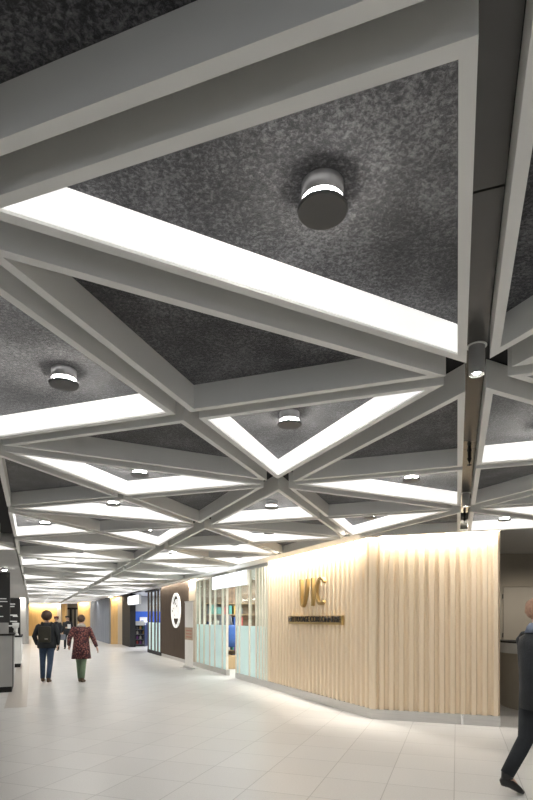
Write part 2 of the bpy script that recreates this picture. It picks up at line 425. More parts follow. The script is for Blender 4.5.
# ------------------------------------------------------------------ right-hand wall line
UD = V(-.4018, .9157, 0); UN = V(-.9157, -.4018, 0); WC = V(1.71, 8.5, 0)
def R(s, off=0, z=0): return WC+UD*s+UN*off+V(0, 0, z)
def R2(t, off=0, z=0): return WC+WP*t-WD*off+V(0, 0, z)        # wall turning right at the corner
AU = math.atan2(UD.y, UD.x); AP = math.atan2(WP.y, WP.x)
def wall_seg(name, fn, s0, s1, th, z0, z1, m, kind=True, off=0, parent=None):
    bm = bmesh.new(); prism(bm, [fn(s0, off), fn(s1, off), fn(s1, off-th), fn(s0, off-th)], z0, z1)
    o = link(name, bm, m, parent)
    if kind and parent is None: struct(o)
    return o
def slat_wall(name, fn, s0, s1, z0, z1, m, pitch=.15, depth=.055, rot=False):
    """one continuous ridged board surface"""
    n = max(1, round((s1-s0)/pitch)); p = (s1-s0)/n; pts = []
    for k in range(n):
        a = s0+k*p
        pts += [fn(a, 0), fn(a+.22*p, 0), fn(a+.42*p, depth), fn(a+.80*p, depth), fn(a+.92*p, 0)]
    pts += [fn(s1, 0), fn(s1, -.06), fn(s0, -.06)]
    bm = bmesh.new(); prism(bm, pts, z0, z1); return struct(link(name, bm, m))
ZW = 2.885
slat_wall('wall_right', R, .05, 4.06, .155, ZW, M['slat'])
slat_wall('wall_corner', R2, .04, 1.85, .155, ZW, M['slat'])
bm = bmesh.new(); prism(bm, [R(.05, 0), R(.05, .055), R(-.024, .055), R2(.04, .055), R2(.04, 0)], .155, ZW); struct(link('trim_21', bm, M['slat']))
# return at the right end of the slatted wall
wall_seg('wall_return', lambda a, b: R2(1.85+b, -a), 0, .16, .09, 0, ZW, M['slat'], off=0)
wall_seg('baseboard_right', R, -.027, 4.06, .10, 0, .155, M['steel'], off=.062)
wall_seg('baseboard_corner', R2, -.026, 1.85, .10, 0, .155, M['steel'], off=.062)
bm = bmesh.new(); prism(bm, [R2(1.31, .062), R2(1.34, .062), R2(1.34, .066), R2(1.31, .066)], .005, .15)
struct(link('trim_22', bm, M['steel_hi']))  # bright strip put on the baseboard to imitate a glint
# dark line closing the wall top
wall_seg('trim_23', R, 0.1, 4.06, .12, ZW, ZW+.02, M['black'], off=.04)
wall_seg('trim_24', R2, 0.1, 1.85, .12, ZW, ZW+.02, M['fin'], off=.0)
wall_seg('trim_26', R, -.2, 18.0, .36, 2.872, 2.90, M['fin'], off=.49)
wall_seg('trim_27', R2, .35, 1.9, .13, 2.872, 2.90, M['fin'], off=.26)

# ------------------------------------------------------------------ wall sign: VIC and brass bar
def text_obj(name, body, size, depth, m, parent, loc, ang, sx=1., bevel=0., align='CENTER'):
    cu = bpy.data.curves.new(name, 'FONT'); cu.body = body; cu.size = size; cu.extrude = depth; cu.align_x = align; cu.align_y = 'BOTTOM'
    cu.bevel_depth = bevel; cu.space_character = 1.0
    o = bpy.data.objects.new(name, cu); C.objects.link(o)
    bpy.context.view_layer.update()
    me = bpy.data.meshes.new_from_object(o.evaluated_get(bpy.context.evaluated_depsgraph_get()))
    bpy.data.objects.remove(o); me.materials.clear(); me.materials.append(m)
    o = bpy.data.objects.new(name, me); C.objects.link(o); o.parent = parent
    o.matrix_local = Matrix.Translation(loc) @ Matrix.Rotation(ang, 4, 'Z') @ Matrix.Rotation(PI/2, 4, 'X') @ Matrix.Diagonal((sx, 1, 1, 1))
    return o
# along the corridor wall the reading direction runs towards the camera: -UD
AR = math.atan2(-UD.y, -UD.x)
def stroke(bm, pts, w, d):
    """flat letter stroke in local x (along) / z, thickness d in y"""
    n = len(pts); L_, R_ = [], []
    for i in range(n):
        t = (Vector(pts[min(i+1, n-1)])-Vector(pts[max(i-1, 0)])).normalized(); nn = Vector((-t.y, t.x))
        ww = w[i] if isinstance(w, (list, tuple)) else w
        L_.append(Vector(pts[i])+nn*ww/2); R_.append(Vector(pts[i])-nn*ww/2)
    for i in range(n-1):
        q = [L_[i], L_[i+1], R_[i+1], R_[i]]
        a = [bm.verts.new((p.x, 0, p.y)) for p in q]; b = [bm.verts.new((p.x, -d, p.y)) for p in q]
        bm.faces.new(a); bm.faces.new(b[::-1])
        for k in range(4): bm.faces.new((a[k], a[(k+1) % 4], b[(k+1) % 4], b[k]))
    bmesh.ops.remove_doubles(bm, verts=bm.verts, dist=1e-5)
c = R(1.844, .062)
SG = thing('wall_sign', 'brass VIC lettering above a long brass bar sign on the pale slatted wall', 'sign', (c.x, c.y, 0), AR)
z0 = 1.83; hL = .53
bm = bmesh.new()
stroke(bm, [(-.46, hL+z0), (-.45, z0+.14), (-.43, z0+.03), (-.38, z0), (-.33, z0+.05)], [.055, .055, .05, .045, .04], .07)
stroke(bm, [(-.33, z0+.05), (-.255, z0+.22), (-.205, z0+.40), (-.19, z0+hL)], [.04, .05, .055, .055], .07)
link('letter', bm, M['brass'], SG)
bm = bmesh.new(); stroke(bm, [(.0, z0), (.0, z0+hL)], .055, .06); link('letter', bm, M['brass'], SG)
bm = bmesh.new()
arc = [(.315+.175*math.cos(a), z0+hL/2+(hL/2-.03)*math.sin(a)) for a in [math.radians(d) for d in range(42, 322, 14)]]
stroke(bm, arc, .052, .06); link('letter', bm, M['brass'], SG)
bm = bmesh.new(); box(bm, (-1.02, -.05, 1.48), (1.06, 0, 1.645)); bevelled(bm, .004, 1); link('sign_bar', bm, M['brass'], SG)
tx = text_obj('lettering', 'NETTOYAGE CORDONNERIE', .14, .012, M['ink'], SG, V(0, -.052, 1.568), 0)
w = max(v.co.x for v in tx.data.vertices)-min(v.co.x for v in tx.data.vertices)
tx.matrix_local = Matrix.Translation(V(.02, -.056, 1.494)) @ Matrix.Rotation(PI/2, 4, 'X') @ Matrix.Diagonal((2.02/w, 1.12, 1, 1))

# ------------------------------------------------------------------ pale shop front with fins and glass
def shop_front(label, s0, s1, fins, name='shop_front', fm=None, zf=1.40, ztop=2.80, kick=M['steel'], fd=.05, fw=.018):
    root = thing(name, label, 'shop front', tuple(R(s0)))
    O = R(s0)
    def seg(nm, a, b, off, th, za, zb, m):
        bm = bmesh.new(); prism(bm, [R(a, off)-O, R(b, off)-O, R(b, off-th)-O, R(a, off-th)-O], za, zb); return link(nm, bm, m, root)
    seg('kick_plate', s0, s1, .05, .10, 0, .15, kick)
    seg('head_rail', s0, s1, .04, .08, ztop, ztop+.08, kick)
    allf = sorted(fins)
    for f in allf: seg('fin', f-fw, f+fw, fd, fd+.015, .15, ztop, fm)
    for a, b in zip([s0]+allf, allf+[s1]):
        if b-a < .08: continue
        seg('glass_panel', a+.025, b-.025, .012, .012, zf, ztop, M['glass'])
        seg('frosted_panel', a+.025, b-.025, .014, .014, .15, zf, M['frost'])
    return root
shop_front('pale finned shop front with frosted glass, right of the open doorway', 4.07, 6.21,
           [4.12, 4.26, 4.42, 4.60, 4.80, 5.24, 5.95, 6.18], fm=M['cream'])
shop_front('pale finned shop front with frosted glass, left of the open doorway', 6.92, 10.0,
           [6.95, 7.31, 8.01, 8.50, 9.1, 9.6, 9.96], fm=M['cream'])
# doorway header + sliding sign light box
c = R(6.75, .14)
LB = thing('illuminated_sign', 'overexposed white illuminated shop sign above the open glass doorway', 'sign', (c.x, c.y, 0), AR)
bm = bmesh.new(); box(bm, (-1.15, 0, 2.42), (1.60, .07, 2.80)); link('sign_case', bm, M['white'], LB)
bm = bmesh.new(); box(bm, (-1.13, -.012, 2.44), (1.58, 0, 2.78)); link('sign_face', bm, M['lightbox'], LB)
# shop interior
def room(s0, s1, depth, name, m_back, m_side, zt=2.95):
    wall_seg('wall_'+name+'_back', R, s0, s1, .08, 0, zt, m_back, off=-depth)
    wall_seg('wall_'+name+'_near', R, s0-.08, s0, depth, 0, zt, m_side, off=-.10)
    wall_seg('wall_'+name+'_far', R, s1, s1+.08, depth, 0, zt, m_side, off=-.10)
room(3.9, 10.1, 4.2, 'shop', M['white'], M['beige'])
wall_seg('ceiling_shop', R, 3.9, 10.1, 4.1, 2.93, 2.96, M['white'], off=-.10)
RS_ = math.atan2(-.4018, -.9157)      # furniture along the shop's far side wall, facing the doorway
gcol = [(.03, .09, .30), (.5, .08, .08), (.3, .1, .35), (.65, .62, .55), (.12, .12, .13), (.55, .35, .1), (.1, .35, .3), (.7, .7, .7)]
GN = ['blue', 'red', 'plum', 'cream', 'charcoal', 'ochre', 'teal', 'white']
GM = [mat('goods_colour_%s' % nm, c_, .5, var=.1) for nm, c_ in zip(GN, gcol)]
wall_seg('wall_shop_stone', R, 10.04, 10.09, 3.9, 0, 2.92, M['stone'], off=-.15)
def local_shop(s_, off_, x, y, z):
    return R(s_, off_)+UN*x-UD*y+V(0, 0, z)
c = R(10.02, -2.4); SU = thing('display_shelf', 'tan display shelf seen through the doorway of the pale shop', 'shelf', (c.x, c.y, 0), RS_)
bm = bmesh.new(); box(bm, (0, 0, 0), (.03, .32, 2.1)); box(bm, (2.17, 0, 0), (2.2, .32, 2.1)); link('frame', bm, M['tan'], SU)
for z in (.1, .5, .9, 1.3, 1.7, 2.07):
    bm = bmesh.new(); box(bm, (.03, .0, z), (2.17, .32, z+.025)); link('shelf', bm, M['tan'], SU)
rnd = random.Random(3)
for z, lv in ((.125, 'lowest'), (.525, 'second'), (.925, 'middle'), (1.325, 'fourth'), (1.725, 'top')):
    x = .85; k = 0
    while x < 2.0:
        w = rnd.uniform(.10, .18); h = rnd.uniform(.14, .32); g = rnd.randrange(8); k += 1
        c = local_shop(10.02, -2.4, x+w/2, 0, z)
        bm = bmesh.new(); box(bm, (-w/2, .05, 0), (w/2, .25, h)); bevelled(bm, .012, 2)
        tag(link('packaged_item', bm, GM[g], None, False, (c.x, c.y, z), RS_), f'{GN[g]} packaged item, {ordinal(k)} from the left on the {lv} shelf in the pale shop', 'package', 'packages on the shop shelves')
        x += w+rnd.uniform(.04, .09)
c = R(8.9, -.85)
bm = bmesh.new(); box(bm, (-.45, -.3, 0), (.45, .3, .40)); bevelled(bm, .02); tag(link('display_bench', bm, M['tan'], None, False, (c.x, c.y, 0), RS_), 'low tan display bench inside the pale shop doorway', 'bench')
def garment(c, z, m, label):
    root = thing('hanging_garment', label, 'clothing', (c.x, c.y, z), RS_, group='garments inside the shop')
    bm = bmesh.new(); loft(bm, [((0, 0, -.72), .17, .05), ((0, 0, -.4), .15, .05), ((0, 0, -.1), .17, .05), ((0, 0, -.03), .14, .04), ((0, 0, 0), .05, .03)], 16); link('cloth', bm, m, root, True)
    for sg in (-1, 1):
        bm = bmesh.new(); loft(bm, [((sg*.13, 0, -.05), .05, .04), ((sg*.19, 0, -.3), .045, .035), ((sg*.20, 0, -.55), .04, .03)], 10); link('sleeve', bm, m, root, True)
    bm = bmesh.new(); loft(bm, [((0, 0, -.01), .006, .006), ((0, 0, 2.93-z), .006, .006)], 8); link('hanging_cord', bm, M['black'], root)
for k, (x, y, z, mm, nm) in enumerate(((.16, .0, 1.62, GM[4], 'charcoal'), (.02, .0, 1.28, GM[0], 'blue'), (-.36, .0, .98, GM[2], 'plum'), (.46, .0, .80, GM[1], 'red'))):
    c = R(9.35, -.95)+UN*x
    if k in (0, 1): c = R(9.35-.2*k, -.95)+UN*x
    garment(c, z+.1, mm, f'{nm} garment hanging inside the pale shop doorway')

# ------------------------------------------------------------------ beige pier, banner, brown wall with round sign
wall_seg('wall_beige', R, 10.02, 11.0, .12, 0, 2.93, M['beige'], off=.0)
wall_seg('baseboard_beige', R, 10.02, 11.0, .08, 0, .12, M['steel'], off=.02)
def board_wall(name, s0, s1, m, pitch=.11):
    pts = []; n = round((s1-s0)/pitch); p = (s1-s0)/n
    for k in range(n):
        a = s0+k*p; pts += [R(a+.004, 0), R(a+.012, .014), R(a+p-.012, .014), R(a+p-.004, 0)]
    pts += [R(s1, -.1), R(s0, -.1)]
    bm = bmesh.new(); prism(bm, pts, .12, 2.93); return struct(link(name, bm, m))
board_wall('wall_brown', 11.02, 15.2, M['brown'])
wall_seg('baseboard_brown', R, 11.02, 15.2, .08, 0, .12, M['steel'], off=.02)
# round sign
c = R(12.65, .02)
RS = thing('round_wall_sign', 'white round sign with ring and cup-like figure on the dark brown wall', 'sign', (c.x, c.y, 1.6+7.6*20.08/533), AR)
bm = bmesh.new(); rad = .655; n = 48
def ring_prism(bm, r0, r1, y0, y1, n=48):
    q = [[bm.verts.new((r*math.cos(2*PI*k/n), y, r*math.sin(2*PI*k/n))) for k in range(n)] for r, y in ((r0, y0), (r1, y0), (r1, y1), (r0, y1))]
    for a in range(4):
        for k in range(n): bm.faces.new((q[a][k], q[a][(k+1) % n], q[(a+1) % 4][(k+1) % n], q[(a+1) % 4][k]))
ring_prism(bm, rad-.10, rad, -.05, -.0); link('ring', bm, M['logo'], RS)
def flat(bm, pts, y0, y1):
    a = [bm.verts.new((p[0], y0, p[1])) for p in pts]; b = [bm.verts.new((p[0], y1, p[1])) for p in pts]; n = len(pts)
    bm.faces.new(a); bm.faces.new(b[::-1])
    for k in range(n): bm.faces.new((a[k], a[(k+1) % n], b[(k+1) % n], b[k]))
bm = bmesh.new()
flat(bm, [(-.52, -.30), (.50, -.30), (.56, .05), (.50, .22), (.36, .30), (.22, .40), (.05, .42), (-.10, .34), (-.20, .24), (-.34, .22), (-.50, .20), (-.56, .0)], -.045, -.001)
link('figure', bm, M['logo'], RS)
for x, z, r in ((.0, .25, .05), (.22, .16, .055), (-.2, .08, .05), (-.42, -.02, .05), (-.06, -.18, .045), (.30, -.05, .03)):
    bm = bmesh.new(); flat(bm, [(x+r*math.cos(a*PI/5), z+1.2*r*math.sin(a*PI/5)) for a in range(10)], -.050, -.0455); link('mark', bm, M['brown'], RS)
# roll-up banner
c = R(9.45, .42)
BN = thing('rollup_banner', 'tall white roll-up banner with tan middle band beside the brown wall', 'banner', (c.x, c.y, 0), AR+.05)
bm = bmesh.new(); box(bm, (-.43, -.06, 0), (.43, .06, .06)); bevelled(bm, .01); link('base', bm, M['steel'], BN)
for sx in (-.3, .3):
    bm = bmesh.new(); box(bm, (sx-.03, -.18, 0), (sx+.03, .18, .012)); link('foot', bm, M['steel'], BN)
bm = bmesh.new(); box(bm, (-.40, -.003, .06), (.40, .003, 2.12)); link('banner_sheet', bm, M['paper'], BN)
bm = bmesh.new(); box(bm, (-.42, -.012, 2.10), (.42, .012, 2.14)); link('top_rail', bm, M['steel'], BN)
bm = bmesh.new(); box(bm, (-.40, -.006, .90), (.40, -.0035, 1.30)); link('print_band', bm, M['tanband'], BN)
for z in (.98, 1.08, 1.18):
    bm = bmesh.new(); box(bm, (-.28, -.008, z), (.28, -.0065, z+.03)); link('print_line', bm, M['redtext'], BN)

# dark finned shop front up to the blue shop
shop_front('dark finned shop front with narrow glass strips left of the brown wall', 15.25, 18.05,
           [15.3, 15.9, 16.5, 17.3, 18.0], fm=M['brown'], kick=M['black'], fd=.03, fw=.11)
# track end over the brown wall
wall_seg('trim_25', R, 15.6, 18.1, .12, 2.80, 2.86, M['black'], off=.16)
# blue shop
wall_seg('wall_blue_near', R, 15.1, 15.2, 6.5, 0, 2.95, M['white'], off=-.10)
wall_seg('wall_blue_back', R, 15.1, 25.6, .1, 0, 2.95, M['blue'], off=-6.5)
wall_seg('wall_blue_far', R, 25.4, 25.5, 6.4, 0, 2.0, M['blue'], off=-.10)
wall_seg('wall_blue_upper', R, 25.4, 25.5, 6.4, 2.0, 2.95, M['grey_panel'], off=-.10)
wall_seg('ceiling_blue', R, 15.1, 25.5, 6.4, 2.93, 2.96, M['white'], off=-.10)
c = R(25.39, -1.15)
PO = thing('framed_poster', 'small white poster on the blue wall of the far shop', 'poster', (c.x, c.y, 1.35), RS_+PI)
bm = bmesh.new(); box(bm, (-.22, -.03, -.25), (.22, -.0, .30)); link('frame', bm, M['white'], PO)
bm = bmesh.new(); box(bm, (-.16, -.034, -.1), (.0, -.031, .1)); link('print', bm, M['blue'], PO)
# drinks rack
c = V(-.2435*29.6, 29.6, 0)*1.0
c = V(-7.25, 30.4, 0)
DR = thing('display_rack', 'dark stepped display rack with white top inside the blue shop', 'rack', (c.x, c.y, 0), -.1)
bm = bmesh.new()
for sx in (-.40, .36): box(bm, (sx, -.3, 0), (sx+.04, .3, 1.35))
box(bm, (-.36, .26, 0), (.36, .3, 1.35)); link('frame', bm, M['board'], DR)
for z in (.08, .36, .64, .92):
    bm = bmesh.new(); box(bm, (-.36, -.3, z), (.36, .26, z+.04)); link('shelf', bm, M['bag'], DR)
bm = bmesh.new(); box(bm, (-.40, -.3, 1.18), (.40, .3, 1.42)); bevelled(bm, .02); link('top_panel', bm, M['white'], DR)
for zi, z in enumerate((.12, .40, .68, .96)):
    for k in range(4):
        bm = bmesh.new(); lathe(bm, [(.001, 0), (.06, 0), (.06, .14), (.02, .18), (.02, .2), (.001, .2)], 12)
        g = (k+zi) % 8
        tag(link('bottle', bm, GM[g], None, True, (c.x-.27+k*.18, c.y-.12, z)), f'{GN[g]} bottle, {ordinal(k+1)} along the {["lowest","second","third","top"][zi]} shelf of the dark rack', 'bottle', 'bottles on the dark rack')
# tan till counter by the blue shop entrance
c = R(18.75, -.55)
bm = bmesh.new(); box(bm, (-.45, -.3, 0), (.45, .3, 1.12)); bevelled(bm, .01)
tag(link('till_counter', bm, M['tan'], None, False, (c.x, c.y, 0), AU), 'tan wooden counter just inside the blue shop entrance', 'counter')
# portal
c = R(23.9, 0)
wall_seg('wall_portal', R, 22.6, 25.4, .3, 0, 2.93, M['black'], off=.10)
c = R(21.4, .10)
L2 = thing('illuminated_sign', 'small white lit sign projecting over the blue shop entrance', 'sign', (c.x, c.y, 0), AR)
bm = bmesh.new(); box(bm, (-1.9, 0, 2.30), (1.4, .12, 2.80)); link('sign_case', bm, M['white'], L2)
bm = bmesh.new(); box(bm, (-1.85, -.012, 2.34), (1.35, 0, 2.76)); link('sign_face', bm, M['lightbox'], L2)
tx = text_obj('lettering', 'park', .36, .004, M['blue'], L2, V(-.2, -.016, 2.42), 0, 2.6) if False else None

# jogged piers beyond the blue shop
def bx(name, a, b, m, st=True, lab=None, cat=None):
    bm = bmesh.new(); box(bm, a, b); o = link(name, bm, m)
    if st: struct(o)
    else: tag(o, lab, cat)
    return o
def quad_wall(name, p, q, th, z0, z1, m):
    e = (q-p).normalized(); n = V(-e.y, e.x, 0)
    bm = bmesh.new(); prism(bm, [p, q, q+n*th, p+n*th], z0, z1); return struct(link(name, bm, m))
quad_wall('wall_pier_brown', V(-9.10, 32.6, 0), V(-8.55, 32.2, 0), .3, 0, 2.93, M['beige'])
quad_wall('wall_pier', V(-9.55, 32.7, 0), V(-9.10, 32.6, 0), .3, 0, 2.93, M['orange'])
quad_wall('wall_grey', V(-14.6, 43.6, 0), V(-9.75, 33.0, 0), .2, 0, 2.93, M['grey_wall'])
quad_wall('wall_honey', V(-15.3, 43.2, 0), V(-14.0, 42.2, 0), .3, 0, 2.93, M['orange'])
# far wall
quad_wall('wall_far', V(-26, 47.6, 0), V(-17.9, 47.6, 0), .3, 0, 2.93, M['orange'])
quad_wall('wall_far_lobby', V(-18.3, 49.0, 0), V(-12.0, 49.0, 0), .3, 0, 2.93, M['taupe'])
quad_wall('wall_far_pier', V(-18.55, 47.2, 0), V(-18.2, 47.2, 0), .3, 0, 2.93, M['beige'])
DF = thing('glazed_door', 'black framed double door in the taupe wall at the far end', 'door', (-16.6, 48.9, 0), 0)
for x in (-.95, -.02, .95):
    bm = bmesh.new(); box(bm, (x-.07, -.06, 0), (x+.07, .04, 2.45)); link('door_post', bm, M['black'], DF)
bm = bmesh.new(); box(bm, (-2.2, -.06, 2.38), (1.02, .04, 2.55)); link('door_header', bm, M['black'], DF)
for x in (-.5, .45):
    bm = bmesh.new(); box(bm, (x-.40, -.02, .05), (x+.40, .0, 2.38)); link('door_leaf', bm, M['taupe_d'], DF)
tag(quad_wall('wall_far_post', V(-18.0, 48.7, 0), V(-17.82, 48.7, 0), .12, 0, 2.5, M['black']))

# ------------------------------------------------------------------ left side: border line
BL = hub(1, -1)   # hub on left border
def B(y, off=0, z=0):
    """point on the left border line at depth y, off to the left"""
    t = (y-BL.y)/U.y; p = BL+U*t; n = V(-.9157, -.4018, 0); return p+n*off+V(0, 0, z)
# column
c = B(33, .25)
CL = bx('wall_column', (c.x-.10, c.y-.2, 0), (c.x+.32, c.y+.2, 2.84), M['plaster'])
# plaster ceiling left of the lattice
bm = bmesh.new(); prism(bm, [B(8.9, -.05), B(50, -.05), B(50, 9), B(8.9, 9)], 2.865, 3.01); struct(link('ceiling_left', bm, M['plaster']))
bm = bmesh.new(); prism(bm, [B(4.6, .14), B(8.9, .14), B(8.9, 5), B(4.6, 5)], 2.96, 3.012); struct(link('ceiling_left_near', bm, M['plaster']))
# dropped beams and blocks beyond the border
for k, (y, o0, o1) in enumerate(((5.7, .12, 3.5), (6.6, .18, 3.5), (7.7, .10, 3.5))):
    bm = bmesh.new(); prism(bm, [B(y, o0), B(y+.35, o0), B(y+.35, o1), B(y, o1)], 2.80, 3.01); struct(link('trim_%d' % (31+k), bm, M['plaster']))
# inlaid strip in the floor
bm = bmesh.new(); prism(bm, [B(9.5, .12), B(40, .12), B(40, -.25), B(9.5, -.25)], 0.0, .0015); struct(link('trim_41', bm, M['inlay']))
bm = bmesh.new(); prism(bm, [B(3, 9), B(50, 9), B(50, 9.2), B(3, 9.2)], 0, 2.93); struct(link('wall_left', bm, M['taupe']))

KR = math.atan2(.4018, .9157)
def kiosk(label, y, w, d, hc, rail, m, x1, z_board0, z_board1, xb, kick=.10):
    """counter whose right near corner is at pixel column x1"""
    X = (x1-266.5)/F*y
    root = thing('service_counter', label, 'counter', (X, y, 0), KR)
    bm = bmesh.new(); box(bm, (-w, 0, kick), (0, d, hc-.04)); bevelled(bm, .006, 1); link('body', bm, m, root)
    bm = bmesh.new(); box(bm, (-w+.03, .03, 0), (-.03, d-.03, kick)); link('kick_plate', bm, M['black'], root)
    bm = bmesh.new(); box(bm, (-w-.01, -.02, hc-.04), (.02, d+.02, hc)); link('worktop', bm, M['black'], root)
    return root, X
k1, X1 = kiosk('grey panelled service counter at left edge of the photo', 11.5, 1.6, 1.0, 1.26, 0, M['grey_panel'], 13.2, 0, 0, 0, .12)
bm = bmesh.new(); box(bm, (-1.6, .0, 1.26), (-.09, .06, 1.50)); link('upstand', bm, M['grey_panel'], k1)
bm = bmesh.new(); box(bm, (-.012, -.005, .12), (.004, .02, 1.24)); link('corner_strip', bm, M['black'], k1)
mb = thing('menu_board', 'large black menu board on the near left counter', 'menu board', (X1, 11.52, 1.505), KR)
bm = bmesh.new(); box(bm, (-1.6, 0, .0), (-.07, .10, 1.08)); bevelled(bm, .005, 1); link('board', bm, M['board'], mb)
for z, a, b in ((.50, -.6, -.14), (.44, -.6, -.12), (.36, -.6, -.42), (.34, -.36, -.22), (.12, -.6, -.2)):
    bm = bmesh.new(); box(bm, (a, -.004, z), (b, -.001, z+.018)); link('text_line', bm, M['text'], mb)
k2, X2 = kiosk('white service counter behind the grey counter on the left', 17.3, 1.4, 2.0, 1.02, 0, M['white'], 21.3, 0, 0, 0, .12)
mb = thing('menu_board', 'black menu board with glowing lines above the white counter', 'menu board', (X2-.20, 17.7, 1.02), KR)
bm = bmesh.new(); box(bm, (-1.4, .3, 0), (-.02, .4, 1.25)); link('board', bm, M['board'], mb)
for k, (z, a, b) in enumerate(((1.03, -.45, -.18), (.95, -.6, -.2), (.66, -.5, -.12), (.62, -.25, -.1), (.45, -.42, -.12), (.30, -.40, -.12))):
    bm = bmesh.new(); box(bm, (a, .292, z), (b, .299, z+.035)); link('text_line', bm, M['text'], mb)
gd = thing('coffee_grinder', 'small glass and steel grinder standing on the white counter', 'grinder', (X2-.32, 17.6, 1.02), 0)
bm = bmesh.new(); lathe(bm, [(.001, 0), (.09, 0), (.09, .05), (.06, .08), (.06, .24), (.10, .27), (.11, .42), (.001, .43)], 20); link('body', bm, M['white'], gd, True)
bm = bmesh.new(); box(bm, (-.03, -.12, .12), (.03, -.05, .16)); link('spout', bm, M['steel'], gd)
mc = thing('espresso_machine', 'dark espresso machine at the right end of the white counter', 'coffee machine', (X2-.66, 17.42, 1.02), KR)
bm = bmesh.new(); box(bm, (-.1, -.10, .02), (.1, .10, .36)); bevelled(bm, .02); link('body', bm, M['board'], mc)
bm = bmesh.new(); box(bm, (-.09, -.12, 0), (.09, .09, .02)); link('drip_tray', bm, M['steel'], mc)
# small downlight in the left plaster ceiling
c = V((4.5-266.5)/F*13.5, 13.5, 0)
q = copy_tree(can0); q.location = (c.x, c.y, 2.865-.088); q['label'] = 'round downlight in the plain grey ceiling left of the lattice'; q['group'] = 'downlights outside the lattice'
# lit panel in the left ceiling
c = V(-4.55, 9.0, 0)
lp = thing('ceiling_light_panel', 'square white light panel in the plain ceiling at left edge', 'light panel', (c.x-.25, 9.3, 2.835), 0)
bm = bmesh.new(); box(bm, (-.6, -.3, 0), (.3, .3, .03)); link('frame', bm, M['fin'], lp)
bm = bmesh.new(); box(bm, (-.57, -.27, -.004), (.27, .27, 0)); link('diffuser', bm, M['glow'], lp)

# ------------------------------------------------------------------ right recess
quad_wall('wall_recess', V(3.0, 11.3, 0), V(8.5, 10.6, 0), .2, 0, 2.95, M['taupe'])
quad_wall('wall_recess_side', V(3.35, 8.05, 0), V(3.0, 11.3, 0), .15, 0, 2.95, M['taupe'])
bm = bmesh.new(); prism(bm, [V(3.40, 8.0, 0), V(8.8, 6.1, 0), V(8.8, 11.3, 0), V(3.1, 11.3, 0)], 2.93, 3.01); struct(link('ceiling_recess', bm, M['plaster']))
quad_wall('wall_far_right', V(8.6, -7, 0), V(8.6, 11.5, 0), .2, 0, 2.95, M['taupe'])
DD = thing('flush_door', 'flush taupe door in the back wall of the right recess', 'door', (4.88, 11.06, 0), math.atan2(-.7, 5.5))
for a in (0,):
    bm = bmesh.new(); box(bm, (.02, -.045, .02), (1.25, -.0, 2.24)); bevelled(bm, .004, 1); link('door_leaf', bm, M['taupe_d'], DD)
    bm = bmesh.new(); box(bm, (-.04, -.03, 0), (.015, 0, 2.29)); box(bm, (1.255, -.03, 0), (1.31, 0, 2.29)); box(bm, (.015, -.03, 2.25), (1.255, 0, 2.29)); link('door_frame', bm, M['taupe'], DD)
    for z in (.25, 1.2, 2.0):
        bm = bmesh.new(); box(bm, (.0, -.055, z), (.018, -.045, z+.09)); link('hinge', bm, M['black'], DD)
# curved reception counter
RC = thing('reception_counter', 'curved grey-topped counter in the recess behind the slatted wall', 'counter', (5.3, 9.6, 0), 0)
def arc_pts(r, a0, a1, n=20): return [(r*math.cos(math.radians(a0+(a1-a0)*k/n)), r*math.sin(math.radians(a0+(a1-a0)*k/n))) for k in range(n+1)]
def arc_band(bm, r0, r1, z0, z1, a0=150, a1=290):
    a = arc_pts(r0, a0, a1); b = arc_pts(r1, a0, a1)
    for k in range(20): 
        p = [a[k], a[k+1], b[k+1], b[k]]
        prism(bm, p, z0, z1)
    bmesh.ops.remove_doubles(bm, verts=bm.verts, dist=1e-5)
bm = bmesh.new(); arc_band(bm, .55, 1.0, 0, .98); link('body', bm, M['taupe'], RC)
bm = bmesh.new(); arc_band(bm, .50, 1.06, .98, 1.16); link('fascia', bm, M['counter'], RC)
bm = bmesh.new(); arc_band(bm, .50, 1.07, 1.16, 1.19); link('worktop', bm, M['black'], RC)

